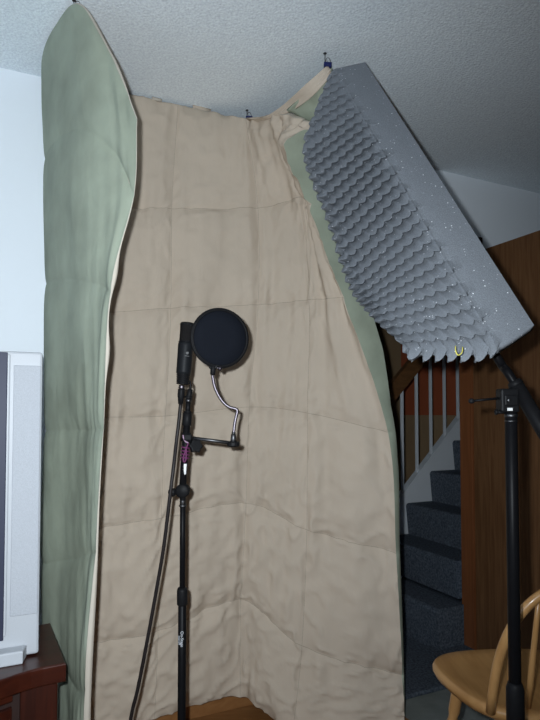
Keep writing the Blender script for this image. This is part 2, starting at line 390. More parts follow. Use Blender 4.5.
def disp(a, b, p, inner=True):
    """puffiness and creases of the quilt along the lining-side normal, metres"""
    na = round(a); da = abs(a - na) * .30 if 4 <= na <= 7 else .15
    if a < 3.5: da = .15
    nb = round(b); db = abs(b - nb) * .42
    if nb in (0, 6): db = max(db, .0)
    puff = .017 * fq(da, .030) * fq(db, .030)
    if a < 3.5: puff *= .6
    # creases: stretched noise, strongest close to the cross seams, fading between
    q = Vector((a * 3.3, b * .55, 3.1)); c1 = noise.noise(q * 2.2)
    c2 = noise.noise(Vector((a * 6.5, b * 1.1 + (nb * 7), 8.7)))
    c3 = noise.noise(Vector((a * 3.0 + b * 2.6, b * 1.5 - a * 1.5, 1.7)) * 1.7)
    c3 = 1 - abs(c3) * 2
    c4 = noise.noise(Vector((a * 15, b * 2.0 + nb * 5, 4.4)))
    near = math.exp(-db / .07)
    c5 = noise.noise(Vector((p.dot(u2) * 9 - p.z * 6 * math.sin(nb * 2.3 + na), p.z * 5 + p.dot(u2) * 2.5, 9.3)))
    low = sstep(2.2, 4.2, b)
    wr = .009 * c1 + .017 * c2 * (near + .25) + (.005 + .004 * low) * 1.5 * max(0, c3) ** 5 + .004 * c4 * (near + .15 * low) * (1 - math.exp(-db / .012)) + (.005 + .002 * low) * max(0, 1 - abs(c5) * 2.6) ** 2 * (.5 + .5 * fq(db, .08))
    if a > 3.6:
        # radiating pull folds under the middle clip
        dx = (p - CG[0][6]); r = max(.02, math.hypot(dx.dot(u2), dx.z)); angf = math.atan2(dx.dot(u2), -dx.z)
        if dx.z < 0: wr += .010 * math.sin(angf * 17) * math.exp(-abs(angf) * 4.5) * sstep(0, .12, r) * math.exp(-r / .75)
        # pulls under the corner clip
        dx2 = (p - P(328, 66, 1.95)); r2 = max(.02, dx2.length); an2 = math.atan2(dx2.dot(u2), -dx2.z)
        wr += .007 * math.sin(an2 * 24) * sstep(.02, .2, r2) * math.exp(-r2 / .9) * math.exp(-abs(an2) * 1.6)
        wr += .010 * math.sin(a * 11 + 1.5 * noise.noise(Vector((a, b * .8, 0)))) * sstep(6.4, 7.2, a) * sstep(.2, 1, b) * (1 - .6 * sstep(3, 5, b))
    if a < 3.2:
        wr = .010 * noise.noise(Vector((a * 1.3, b * .8, 2.2))) + .004 * noise.noise(Vector((a * 3.1 + b, b * 1.9, 6.1))) + .0015 * c2 * near
    return puff + wr
lin = []; cov = []
TOTAL = []
for j, b in enumerate(BS):
    lr = []; crow = []
    for i, a in enumerate(AS):
        p = raw[j][i]; nn = nor[j][i]                    # nn points outwards (cover side)
        d = disp(a, b, p)
        if a <= 3:
            # wing: the mapped surface is the cover (the side the camera sees); lining sits behind it
            th = .0006 + .016 * sstep(3.4, 5, b) + .009 * math.exp(-((b - 1.85) / .18) ** 2) + .008 * math.exp(-((b - 2.45) / .16) ** 2)
            edge = sstep(0, .35, a)
            c = p + nn * (d * .8 * (.25 + .75 * edge))
            l = p - nn * (th + .014 * sstep(.1, 1.2, a))
        else:
            k = sstep(3, 4, a)
            th = .022 * (1 - .5 * sstep(7.6, 8, a))
            l = p - nn * d * k - nn * (.022 * (1 - k))
            c = p + nn * (th * k + (1 - k) * d * .8)
            if a > 7.6 and b > .0:
                c = c + Vector((1, .05, 0)) * interp([0, .10, .20, .5, .7, 1, 1.6, 2, 2.4, 2.8, 3.2, 4, 5, 6], [.006, .010, .085, .085, .06, .035, .05, .08, .072, .035, .022, .016, .010, .007], b) * sstep(7.6, 8, a)
        for q_ in (l, c): q_.z = min(CEIL - .012, max(.008, q_.z))
        lr.append(l); crow.append(c)
    lin.append(lr); cov.append(crow)
quilt = empty('comforter', (-.1, 2.2, 0), 0, 'beige and sage green quilted comforter hung from the ceiling as a booth', 'comforter')
mb = MB(); mb.grid(lin); lining = mb.build('beige_lining', 'beige', quilt, fixn=False); lining['label'] = 'beige quilted lining facing the microphone'
mb = MB(); mb.grid(cov, flip=True)
side = [[lin[j][-1], cov[j][-1] * .5 + lin[j][-1] * .5 + Vector((0.001, -.006, 0)), cov[j][-1]] for j in range(NB)]
mb.grid(side)
cover = mb.build('green_cover', 'green', quilt, fixn=False); cover['label'] = 'sage green suede outer cover'
def strip(A_, B_, bulge):
    g = []
    for k in range(5):
        t = k / 4; w = math.sin(math.pi * t)
        g.append([p.lerp(q, t) + bl * w for p, q, bl in zip(A_, B_, bulge)])
    return g
mb = MB()
E_l = [lin[j][0] for j in range(NB)]; E_c = [cov[j][0] for j in range(NB)]
out = [(raw[j][0] - raw[j][3]).normalized() * (.001 + .3 * (lin[j][0] - cov[j][0]).length) for j in range(NB)]
mb.grid(strip(E_c, E_l, out))
mb.grid(strip(lin[0], cov[0], [Vector((0, 0, .006))] * NA)); mb.grid(strip(lin[-1], cov[-1], [Vector((0, 0, -.004))] * NA))
b_ = mb.build('edge_binding', 'cream', quilt, fixn=False); b_['label'] = 'cream binding along the quilt edge'
# stitched seams: narrow thread ribbons lying in the quilting grooves
def ribbon(mb, pts, nrm, wdt):
    l = []; r = []
    for i, p in enumerate(pts):
        t = (pts[min(i + 1, len(pts) - 1)] - pts[max(i - 1, 0)]).normalized(); sd = t.cross(nrm[i]).normalized() * wdt * .5
        q = p - nrm[i] * .0012; l.append(q - sd); r.append(q + sd)
    mb.grid([l, r], smooth=True)
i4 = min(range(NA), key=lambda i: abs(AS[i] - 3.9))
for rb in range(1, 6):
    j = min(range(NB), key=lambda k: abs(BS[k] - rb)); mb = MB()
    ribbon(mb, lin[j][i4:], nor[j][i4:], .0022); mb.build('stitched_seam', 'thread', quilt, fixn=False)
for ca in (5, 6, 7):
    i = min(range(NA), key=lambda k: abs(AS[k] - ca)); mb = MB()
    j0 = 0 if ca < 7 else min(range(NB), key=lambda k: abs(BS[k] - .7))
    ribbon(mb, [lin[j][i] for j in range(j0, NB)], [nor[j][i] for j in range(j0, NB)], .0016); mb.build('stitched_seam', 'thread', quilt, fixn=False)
# the folded top corner: a beige hem pulled up to the hook, green underside, a drooping lip
def patch(rows, n=14, amp=.004, seed=0):
    rr = [smooth_path(r, n) for r in rows]; m = len(rr) - 1; g = []
    for k in range(n + 1):
        cols = [spline([rr[q][i] for q in range(m + 1)], m * k / n) for i in range(n + 1)]
        g.append([c + Vector((0, -1, 0)) * amp * noise.noise(Vector((i * .35, k * .35, seed))) for i, c in enumerate(cols)])
    return g
def thick(mb, g, t):
    nm = gridnormals(g); o = [[p + q * t for p, q in zip(r, s)] for r, s in zip(g, nm)]
    mb.grid(g); mb.grid(o, flip=True)
    mb.grid([g[0], o[0]]); mb.grid([g[-1], o[-1]]); mb.grid([[r[0] for r in g], [r[0] for r in o]]); mb.grid([[r[-1] for r in g], [r[-1] for r in o]])
YC = 1.89
g1 = patch([[P(246,119,2.21),P(264,117,2.13),P(284,104,2.04),P(306,84,1.92),P(328,65,YC)],
            [P(249,121,2.215),P(270,117,2.115),P(292,105,2.02),P(312,88,1.92),P(330,69,YC)],
            [P(252,123,2.215),P(276,117,2.10),P(299,106,2.00),P(318,91,1.92),P(332,73,YC)]], 16, .004, 1)
mb = MB(); thick(mb, g1, .006); fc = mb.build('folded_hem', 'beige', quilt); fc['label'] = 'beige hem pulled up to the corner hook'
g2 = patch([[P(287,111,2.03),P(302,96,1.97),P(317,82,1.91),P(332,69,YC)],
            [P(294,114,2.04),P(309,103,1.99),P(321,92,1.93),P(333,76,1.91)],
            [P(302,119,2.05),P(315,112,2.00),P(325,104,1.96),P(334,92,1.92)],
            [P(312,123,2.05),P(322,121,2.02),P(330,116,1.99),P(338,110,1.96)]], 16, .006, 2)
mb = MB(); thick(mb, g2, .008); fc = mb.build('folded_corner', 'green', quilt); fc['label'] = 'sage green underside of the folded corner'
mb = MB(); t0 = Pw(202, 107, -.052)
g5 = [[Pw(193 + 9 * i, 103 + 2.2 * i + k * 3, -.055 - .004 * math.sin(k + i)) for i in range(3)] for k in range(3)]
thick(mb, g5, .004); mb.build('hem_tab', 'beige', quilt)
g5 = [[Pw(152 + 5 * i, 96.5 + 1.2 * i + k * 1.4, -.052) for i in range(3)] for k in range(3)]
mb = MB(); thick(mb, g5, .004); mb.build('hem_tab', 'cream', quilt)

# ---------------------------------------------------------------- hooks and clips on the ceiling
def hanging_clip(px, py, Y, label, m, small=False, rz=0.0):
    p = P(px, py, Y); p.z = min(p.z, CEIL - .022); t = empty('hanging_clip', p, rz, label, 'clip', 'clips holding the comforter to the ceiling')
    mb = MB(); top = Vector((p.x, p.y, CEIL))
    mb.cyl((0, 0, CEIL - p.z - .003), (0, 0, CEIL - p.z - .0002), .006)
    mb.tube(smooth_path([(0, 0, CEIL - p.z), (0, 0, .01), (.004, -.003, .0), (.008, -.004, .006)], 16), .0014, 8)
    mb.build('hook', 'steel', t, local=True)
    k = .7 if small else 1
    mb = MB(); mb.prism([(-.004 * k, -.008 * k), (.022 * k, -.006 * k), (.022 * k, .006 * k), (-.004 * k, .008 * k)], -.012 * k, .004 * k, .002); mb.build('clip_body', m, t, local=True)
    mb = MB(); mb.tube(smooth_path([(.0, -.006, .003), (.004, -.012, .012), (.012, -.013, .013), (.018, -.009, .003)], 12), .001, 6); mb.build('clip_wire', 'steel', t, local=True)
    return t
yk = Pz(246, 110, CEIL).y
hanging_clip(247, 117.5, yk, 'blue clip on the ceiling hook above the middle of the beige lining', 'blue')
yk2 = Pz(328, 53, CEIL).y
hanging_clip(325, 64, yk2, 'blue clip at the pulled up right corner beside the grey foam', 'blue')
hanging_clip(74, 3, Pz(74, 0, CEIL).y, 'small steel clip at the peak of the green quilt side', 'steel', True, .6)
hanging_clip(45, 63, Pz(45, 58, CEIL).y + .01, 'small dark clip at the left corner of the green quilt', 'blackp', True, .6)

# ---------------------------------------------------------------- microphone stand
YM = 1.65
stp = P(182, 650, YM); SX = stp.x
def ms(px, py, dy=0): return P(px, py, YM + dy)
ms_e = empty('microphone_stand', (SX, YM, 0), 0, 'thin black microphone stand with a straight boom in front of the beige quilt', 'microphone stand')
mb = MB(); mb.lathe((SX, YM, 0), Zv, [(0, 0), (.125, 0), (.128, .006), (.124, .014), (.06, .024), (.02, .034), (.016, .05), (0, .05)], 40); mb.build('base', 'black', ms_e)
zA = P(182, 604, YM).z; zB = P(183, 588, YM).z; zC = P(184, 506, YM).z; zD = P(184, 499, YM).z
mb = MB(); mb.cyl((SX, YM, .04), (SX, YM, zA + .005), .0118); lt = mb.build('lower_tube', 'black', ms_e)
mb = MB(); mb.lathe((SX, YM, zA - .003), Zv, [(0, 0), (.0135, 0), (.0155, .004), (.0155, zB - zA - .004), (.013, zB - zA + .004), (0, zB - zA + .004)], 24); mb.build('clutch', 'blackp', ms_e)
mb = MB(); mb.cyl((SX, YM, zB), (SX, YM, zC + .004), .0082); mb.build('upper_tube', 'black', ms_e)
mb = MB(); mb.cyl((SX, YM, zC - .002), (SX, YM, zC + .004), .0115); mb.cyl((SX, YM, zC), (SX, YM, zD + .01), .0088); mb.build('collar_ring', 'steel', ms_e)
kc = Vector((SX, YM, P(183, 490.5, YM).z))
mb = MB(); mb.lathe(kc + Vector((0, -.016, 0)), (0, 1, 0), [(0, 0), (.016, 0), (.0205, .004), (.0205, .011), (.017, .014), (.017, .018), (.0205, .021), (.0205, .028), (.016, .032), (0, .032)], 28)
mb.cyl(kc + Vector((0, 0, -.03)), kc, .009)
mb.build('boom_knuckle', 'blackp', ms_e)
mb = MB(); q = P(174, 492, YM - .008)
mb.lathe(q, (-.6, -.7, 0), [(0, -.012), (.005, -.012), (.006, -.002), (.0115, 0), (.0125, .004), (.0125, .011), (.009, .015), (0, .016)], 10, smooth=False); mb.cyl(q, kc, .004); mb.build('tightening_knob', 'blackp', ms_e)
b0, b1 = kc + Vector((0, -.004, .012)), ms(188.3, 402)
mb = MB(); bdir = (b1 - b0).normalized()
pC0, pC1 = ms(186.8, 425), ms(187.6, 413)
mb.cyl(b0, pC0, .0105); mb.build('boom_tube', 'black', ms_e)
mb = MB(); mb.cyl(pC0 - bdir * .002, pC1, .0135); mb.cyl(pC1, pC1 + bdir * .006, .0115); mb.build('clutch', 'blackp', ms_e)
mb = MB(); mb.cyl(pC1, b1, .0075); mb.build('boom_rod', 'black', ms_e)
mb = MB(); mb.cyl(b1, b1 + bdir * .008, .0095); mb.build('collar_ring', 'steel', ms_e)
a0 = b1 + bdir * .006; a1 = ms(190.3, 389)
mb = MB(); mb.cyl(a0, a1, .0088, .0078); mb.cyl(a0 + bdir * .004, a0 + bdir * .012, .0105); mb.build('adapter', 'blackp', ms_e)
mb = MB(); mb.tube(smooth_path([a1, ms(190.6, 384.5), ms(189.8, 381.8), ms(187.5, 380.8), ms(184, 381.5)], 18), .0034, 10); mb.build('bent_arm', 'black', ms_e)
# printed lettering on the lower tube
def text_mesh(body, size, name, m, mtx, parent):
    c = bpy.data.curves.new(name, 'FONT'); c.body = body; c.size = size; c.extrude = .0002; c.align_x = 'CENTER'; c.align_y = 'CENTER'
    o = bpy.data.objects.new(name + '_src', c); COL.objects.link(o)
    dg = bpy.context.evaluated_depsgraph_get(); me = bpy.data.meshes.new_from_object(o.evaluated_get(dg))
    bpy.data.objects.remove(o)
    W = WM[parent.name].inverted()
    for v in me.vertices:
        v.co = W @ (mtx @ v.co)
    me.name = name; me.materials.clear(); me.materials.append(M[m])
    ob = bpy.data.objects.new(name, me); COL.objects.link(ob); ob.parent = parent; WM[ob.name] = WM[parent.name]
    return ob
def wraptext(body, size, ang, zc, r, parent):
    # reads downwards on the tube
    d = Vector((math.sin(ang), -math.cos(ang), 0)); tx = Vector((0, 0, -1)); ty = Vector((math.cos(ang), math.sin(ang), 0))
    mt = Matrix((tx, ty, d)).transposed().to_4x4(); mt.translation = Vector((SX, YM, zc)) + d * r
    return text_mesh(body, size, 'printed_lettering', 'ink', mt, parent)
zl = P(182, 637.5, YM).z
wraptext('On-Stage', .0118, .12, zl, .0119, lt)
wraptext('Stands', .0100, -.62, zl - .004, .0119, lt)
# pop filter
pf = empty('pop_filter', ms(187.5, 441, -.0), 0, 'round dark blue pop filter on a chrome gooseneck beside the microphone', 'pop filter')
pc = ms(220, 338.2, -.02); pn = Vector((.38, -1, -.06)).normalized()
Rf = 30.2 * (YM - .02) / F
mb = MB(); mb.torus(pc, pn, Rf - .004, .0048); mb.torus(pc + pn * .004, pn, Rf - .006, .003); mb.build('hoop', 'blackp', pf)
mb = MB(); mb.lathe(pc - pn * .002, pn, [(0, .0035), (Rf * .5, .003), (Rf - .006, .001), (Rf - .005, -.001), (Rf * .5, 0), (0, 0)], 48); mb.build('nylon_screen', 'nylon', pf)
cA, cB = ms(213.5, 366, -.02), ms(212.6, 375, -.02)
mb = MB(); mb.cyl(cA + Vector((0, 0, .004)), cB, .0085, .0075); mb.box(cA + Vector((-.012, -.006, -.008)), cA + Vector((.012, .008, .004)), .002); mb.build('clamp', 'blackp', pf)
mb = MB(); q = ms(219.8, 368.8, -.025); mb.lathe(q, (.3, -1, 0), [(0, -.012), (.003, -.012), (.003, 0), (.0058, .001), (.0064, .004), (.005, .008), (0, .0095)], 16); mb.cyl(q, cA, .002); mb.build('clamp_screw', 'chrome', pf)
gp = [(212.6,375),(213.4,381),(215.2,388),(219.5,397),(224.5,403.5),(230,407.3),(235.5,408.8),(237.3,410.8),(236.6,415),(235,422),(234,430),(233.4,437)]
mb = MB(); mb.tube(smooth_path([ms(x, y, -.02 + .0) for x, y in gp], 70), .0046, 12); mb.build('gooseneck', 'chrome', pf)
mb = MB(); f0, f1 = ms(233.6, 434, -.02), ms(233.2, 442, -.02); mb.cyl(f1, f0, .0085, .0075); mb.cyl(f0, f0 + Vector((.0006, 0, .006)), .0062); mb.build('ferrule', 'steel', pf)
mb = MB(); mb.lathe(ms(233.4, 441.5, -.02), (0, 0, -1), [(0, 0), (.015, 0), (.0185, .003), (.0185, .011), (.015, .0145), (0, .0145)], 14, smooth=False); mb.build('end_knob', 'blackp', pf)
mb = MB(); r0, r1 = ms(188, 437.5, -.016), ms(231, 443, -.022)
mb.tube([r0, r1], .0052, 10); mb.build('arm_rod', 'steel', pf)
mb = MB(); bd2 = (pC0 - b0).normalized(); r_c = pC0 - bd2 * ((pC0.z - ms(187, 437).z) / bd2.z); mb.lathe(r_c - bd2 * .013, bd2, [(.0109, 0), (.0140, 0), (.0140, .026), (.0109, .026), (.0109, 0)], 24); mb.box(r_c + Vector((-.002, -.028, -.009)), r_c + Vector((.020, -.0125, .009)), .003); mb.build('stand_clamp', 'blackp', pf)
mb = MB(); q = ms(195.5, 446, -.02)
pts = []
for k in range(24):
    a = 2 * math.pi * k / 24; rr = .0185 + .0022 * math.cos(6 * a); pts.append((rr * math.cos(a), rr * math.sin(a)))
mt = Matrix.Translation(q) @ Matrix.Rotation(math.radians(80), 4, 'X') @ Matrix.Rotation(.4, 4, 'Y')
mb.prism(pts, -.007, .010, .003, mt); mb.cyl(q, r_c + (q - r_c).normalized() * .0125, .005); mb.build('thumb_screw', 'blackp', pf)
# magenta tie + white tag on the boom
tie = empty('cord_tie', ms(186, 450, -.012), 0, 'magenta cord tie wrapped around the boom of the microphone stand', 'cord tie')
mb = MB(); pts = []
for k in range(61):
    t = k / 60; a = t * 2 * math.pi * 4.5; c = ms(186.0 - 1.4 * t, 445 + 15 * t, -.004); pts.append(c + Vector((math.cos(a) * .0118, math.sin(a) * .0118, 0)))
mb.tube(pts, .0021, 7); mb.build('wound_cord', 'purple', tie)
mb = MB(); mb.tube(smooth_path([ms(183, 435, -.016), ms(183.8, 438.5, -.018), ms(185.5, 441.5, -.019), ms(188.5, 443, -.02)], 16), .0022, 8)
mb.build('pale_end', 'pink', tie); mb = MB(); mb.tube(smooth_path([ms(188.2, 443, -.02), ms(186.8, 447, -.019), ms(184, 455, -.018), ms(183.2, 460, -.017), ms(184.4, 462, -.017), ms(186, 459, -.018), ms(186.2, 448, -.019)], 24), .0022, 8); mb.build('loose_loop', 'purple', tie)
tg = empty('paper_tag', ms(182.8, 468.5, -.011), 0, 'white paper tag on the boom below the magenta tie', 'tag')
mb = MB(); c0 = ms(182.8, 463.5, -.011); c1 = ms(182.1, 474, -.011)
g = []
for k in range(5):
    c = c0.lerp(c1, k / 4); cx = kc.lerp(pC0, .0) ; ax = ms(interp([463, 474], [185.1, 184.3], 463.5 + 10.5 * k / 4), 463.5 + 10.5 * k / 4, .0)
    g.append([ax + Vector((math.sin(t) * .0132, -math.cos(t) * .0132, 0)) for t in [-1.5 + .25 * i for i in range(9)]])
mb.grid(g); mb.build('paper', 'paper', tg)
mb = MB()
for k in (1, 2, 3):
    row = [g[k][i] + Vector((0, -.0005, 0)) for i in (2, 3, 4, 5, 6)]; mb.grid([row, [p + Vector((0, 0, -.0014)) for p in row]])
mb.build('print_lines', 'greyink', tg)

# ---------------------------------------------------------------- microphone
mc_t, mc_b = ms(187.6, 322.8, -.012), ms(182.6, 384.5, -.012)
mic = empty('microphone', mc_b, 0, 'black large diaphragm microphone with a mesh top behind the pop filter', 'microphone')
ax = (mc_t - mc_b).normalized(); Lm = (mc_t - mc_b).length; fr = lambda y: (384.5 - y) / (384.5 - 322.8) * Lm
mb = MB(); rg = .0198
mb.lathe(mc_b, ax, [(0, fr(343)), (rg * .98, fr(343)), (rg, fr(341.5)), (rg * 1.01, fr(330)), (rg * 1.05, fr(325)), (rg * 1.02, fr(323.6)), (rg * .9, fr(322.8)), (0, fr(322.6))], 32); mb.build('grille', 'mesh', mic)
mb = MB(); mb.torus(mc_b + ax * fr(325), ax, rg * 1.03, .0014, 32, 8); mb.build('grille_rim', 'micbody', mic); mb = MB(); mb.torus(mc_b + ax * fr(342), ax, rg * 1.05, .0014, 32, 8); mb.build('grille_rim', 'micbody', mic)
mb = MB(); rb = .0222
mb.lathe(mc_b, ax, [(0, fr(374)), (rb * .93, fr(374)), (rb * .96, fr(372)), (rb, fr(346)), (rb * .97, fr(343.5)), (rb * .9, fr(342.5)), (0, fr(342.5))], 36); bod = mb.build('body', 'micbody', mic)
mb = MB(); pr = [(0, fr(384.5)), (.0165, fr(384.5))]
for k in range(5):
    y = 384 - 2 * k; pr += [(.0185 + .0004 * k, fr(y)), (.0185 + .0004 * k, fr(y - 1.1)), (.0168 + .0004 * k, fr(y - 1.3)), (.0168 + .0004 * k, fr(y - 1.8))]
pr += [(.0195, fr(373.8)), (0, fr(373.8))]
mb.lathe(mc_b, ax, pr, 32); mb.build('threaded_ring', 'blackp', mic)
# round emblem with a short bar under it on the body front
front = Vector((.46, -1, 0)).normalized(); front = (front - ax * front.dot(ax)).normalized(); sidev = ax.cross(front)
mb = MB(); ce = mc_b + ax * fr(353.6) + front * (rb * .985 + .0008); mb.torus(ce, front, .0030, .0008, 24, 6); mb.cyl(ce - front * .001, ce + front * .0006, .0018)
cl = mc_b + ax * fr(356.6) + front * (rb * .985 + .0008); mb.tube([cl - sidev * .0065, cl + sidev * .0065], .0007, 6)
mb.build('emblem', 'greyink', bod)

# cable
cab = empty('microphone_cable', ms(181.8, 386, -.012), 0, 'black cable hanging from the microphone down to the floor', 'cable')
k0 = ms(181.9, 385, -.012); k1 = ms(181.4, 389, -.012); k2 = ms(180.6, 404, -.012)
mb = MB(); mb.cyl(k1, k0, .0088); mb.build('steel_ring', 'chrome', cab)
mb = MB(); dd = (k2 - k1); L = dd.length; mb.lathe(k1, dd, [(0, 0), (.0098, 0), (.0102, .003), (.0102, L * .55), (.0088, L * .62), (.0070, L), (0, L)], 24); mb.build('connector', 'blackp', cab)
cpts = [k2, ms(179, 420, -.012), ms(176.6, 440, -.015), ms(173.2, 470, -.036), ms(169.5, 500, -.042), ms(164, 545, -.036), ms(156.5, 590, -.03), ms(147, 642, -.03), ms(138, 688, -.03), ms(130, 724, -.03)]
e = cpts[-1]; cpts += [Vector((e.x - .02, e.y, .12)), Vector((e.x - .03, e.y + .01, .03)), Vector((e.x + .0, e.y + .09, .007)), Vector((e.x + .14, e.y + .2, .007)), Vector((e.x + .30, e.y + .12, .007))]
mb = MB(); mb.tube(smooth_path(cpts, 120), .0052, 12); mb.build('cord', 'rubber', cab)

# ---------------------------------------------------------------- acoustic foam on the boom stand
A0, A1 = P(365, 62, 1.80), P(534, 325, 1.19)
Q0, Q1 = P(334, 69, 1.80), P(498, 350, 1.17)
RK = [0, .11, .22, .45, .65, .82, 1]
Rp = [P(331,72,1.80), P(317,108,1.80), P(305,155,1.79), P(330,222,1.70), P(351,285,1.59), P(372,314,1.48), P(411,349,1.30)]
down = (P(408, 262, 1.5) - P(410, 250, 1.5)).normalized()          # hangs this way
HB = .031; NSB = 31; PITCH = .029; T0 = .30
def foam_row(s):
    k = max(i for i in range(6) if s >= RK[i]); x = k + (s - RK[k]) / (RK[k + 1] - RK[k])
    return A0.lerp(A1, s), Q0.lerp(Q1, s), spline(Rp, x)
def foam_base(s, t):
    a, q, r = foam_row(min(s, 1))
    if t < T0: p = a.lerp(q, t / T0)
    else: p = q.lerp(r, (t - T0) / (1 - T0))
    k = math.exp(-((t - T0) / .10) ** 2)
    return p.lerp((a.lerp(q, .6) + q.lerp(r, .15)) * .5, .35 * k)
def foam_uv(s, t):
    a, q, r = foam_row(min(s, 1)); L = (r - q).length
    v = (t - T0) / (1 - T0) * L / PITCH
    ps = (v + .5 * s * NSB) % 1.0
    x = s * NSB + .26 * (2 * ps - 1) ** 2
    return v, ps, x
sv = [k / (NSB * 16) for k in range(NSB * 16)] + [1 - 1e-6]
tv = [T0 * k / 12 for k in range(12)] + [T0 + (1 - T0) * k / 96 for k in range(97)]
fb = [[foam_base(s, t) for t in tv] for s in sv]; fn = gridnormals(fb)
away = (foam_base(.5, .5) - CAMP).normalized(); toward = -away; left = (P(400, 250, 1.5) - P(410, 254, 1.5)).normalized()
if fn[100][60].dot(away) > 0: fn = [[-q for q in r] for r in fn]     # fn now looks towards the microphone
top = []
for j, s_ in enumerate(sv):
    row = []
    for i, t in enumerate(tv):
        v, ps, x = foam_uv(s_, t); ri = math.floor(x); ph = x - ri
        hsh = math.sin(ri * 12.9898) * 43758.5453; hsh -= math.floor(hsh)
        amp = sstep(.16 + .08 * (ri % 2) + .06 * hsh, .40 + .05 * (ri % 2), t) * (.25 + .75 * sstep(0, .5, s_))
        up_ = min(1, ph / .86)
        g = -.2 + 1.2 * (.35 * up_ + .65 * (1 - (1 - up_) ** 2)) if ph < .88 else 1 - 1.2 * (ph - .88) / .12
        lat = 1 - .15 * abs(2 * ps - 1) ** 3
        k = amp * g * lat
        p = fb[j][i] + toward * (HB * k) + down * (-.001 * k) + left * (.014 * k * sstep(.86, 1, t))
        tail = max(0, min(1, (s_ - 1 + .9 / NSB) / (.9 / NSB))) * sstep(.26, .36, t)
        tg_ = ps / .75 if ps < .75 else (1 - ps) / .25
        p = p + down * (.036 * tail * tg_) + left * (.010 * tail * tg_)
        row.append(p)
    top.append(row)
bk = [[fb[j][i] - fn[j][i] * .022 for i in range(len(tv))] for j in range(len(sv))]
foam = empty('acoustic_foam', P(517, 345, 1.2), 0, 'long grey convoluted acoustic foam sheet leaning on the boom stand', 'acoustic foam')
mb = MB(); mb.grid(top, smooth=False); mb.grid(bk, flip=True)
mb.grid([top[0], bk[0]]); mb.grid([top[-1], bk[-1]]); mb.grid([[r[0] for r in top], [r[0] for r in bk]]); mb.grid([[r[-1] for r in top], [r[-1] for r in bk]])
mb.build('foam_sheet', 'foam', foam)
ys = empty('string_loop', P(458, 352, 1.22), 0, 'small yellow string loop under the lower end of the foam', 'string')
mb = MB(); mb.tube(smooth_path([P(455.5, 346, 1.155), P(455.6, 350.5, 1.145), P(457.2, 354.5, 1.140), P(459.6, 354.8, 1.140), P(462.2, 352, 1.145), P(462.6, 347, 1.155)], 24), .0012, 8); mb.build('loop', 'yellow', ys)

# ---------------------------------------------------------------- boom stand
YP = 1.25; pp = P(511.5, 450, YP); PX = pp.x
bs = empty('boom_stand', (PX, YP, 0), 0, 'heavy black boom stand holding up the grey foam in front of the door', 'boom stand')
def bp(px, py, dy=0): return P(px, py, YP + dy)
z1 = bp(516, 683).z; z2 = bp(511, 412).z
mb = MB(); mb.cyl((PX, YP, .10), (PX, YP, z1), .0150); mb.build('lower_tube', 'black', bs)
mb = MB(); mb.lathe((PX, YP, z1 - .10), Zv, [(0, 0), (.0165, 0), (.019, .004), (.019, .088), (.0165, .096), (.0145, .102), (0, .102)], 24); mb.build('clutch', 'blackp', bs)
mb = MB(); mb.cyl((PX, YP, z1 - .01), (PX, YP, z2), .0132); mb.build('upper_tube', 'black', bs)
mb = MB(); mb.cyl((PX, YP, z2 - .022), (PX, YP, z2 - .018), .0138); mb.cyl((PX, YP, z2 - .012), (PX, YP, z2 - .004), .0142); mb.build('collar_ring', 'steel', bs)
hc = bp(507.5, 400.5)
mb = MB(); mb.box(hc + Vector((-.020, -.016, -.026)), hc + Vector((.020, .018, .026)), .004); mb.box(hc + Vector((-.014, -.020, -.012)), hc + Vector((.016, -.014, .012)), .003)
mb.build('boom_clamp', 'blackp', bs)
mb = MB(); q = hc + Vector((-.006, -.0215, -.0)); mb.cyl(q, q + Vector((0, -.003, 0)), .004); mb.build('bolt', 'steel', bs)
mb = MB(); q = bp(510.0, 409.3, -.020); mb.box(q + Vector((-.0058, -.001, -.0032)), q + Vector((.0058, .001, .0032)), .0005); mb.build('white_sticker', 'paper', bs)
mb = MB(); l0, l1 = bp(497, 398), bp(471.5, 401)
mb.tube([l0 + Vector((.01, 0, 0)), l1], .0028, 10); mb.build('lever', 'black', bs)
mb = MB(); mb.lathe(l1 + Vector((.006, 0, 0)), (-1, 0, 0), [(0, 0), (.004, .0005), (.0058, .004), (.0058, .008), (.004, .0115), (0, .012)], 18); mb.build('lever_ball', 'blackp', bs)
mb = MB(); q = bp(496.5, 412); mb.tube([q, q + Vector((.02, .0, .0))], .004, 10); mb.lathe(q, (-1, 0, 0), [(0, -.002), (.006, -.002), (.006, .003), (0, .004)], 12); mb.build('wing_screw', 'blackp', bs)
Ld = ((A0.lerp(Q0, .5)) - (A1.lerp(Q1, .5))).normalized()
bc = bp(521, 397, .012)
bt0 = bp(499, 360.5, .05); bdv = Ld
mb = MB(); lo_ = bp(556, 452, -.01)
slv = bp(515.5, 384, .012)
dirb = (slv - lo_).normalized()
mb.tube([lo_ - dirb * .12, slv], .0160, 18); mb.build('boom_sleeve', 'blackp', bs)
end = foam_base(.80, .35) + away * .055
pth = smooth_path([slv - dirb * .02, bp(507.5, 372, .02), bt0, foam_base(.9, .33) + away * .10, foam_base(.72, .33) + away * .10, foam_base(.35, .35) + away * .09], 40)
mb = MB(); mb.tube(pth, .0098, 16); mb.build('boom_arm', 'black', bs)
mb = MB(); mb.cyl(slv - dirb * .004, slv + dirb * .008, .0175, .0145); mb.build('sleeve_collar', 'blackp', bs)
mb = MB(); mb.cyl((PX, YP, .09), (PX, YP, .22), .021); mb.build('leg_hub', 'blackp', bs)
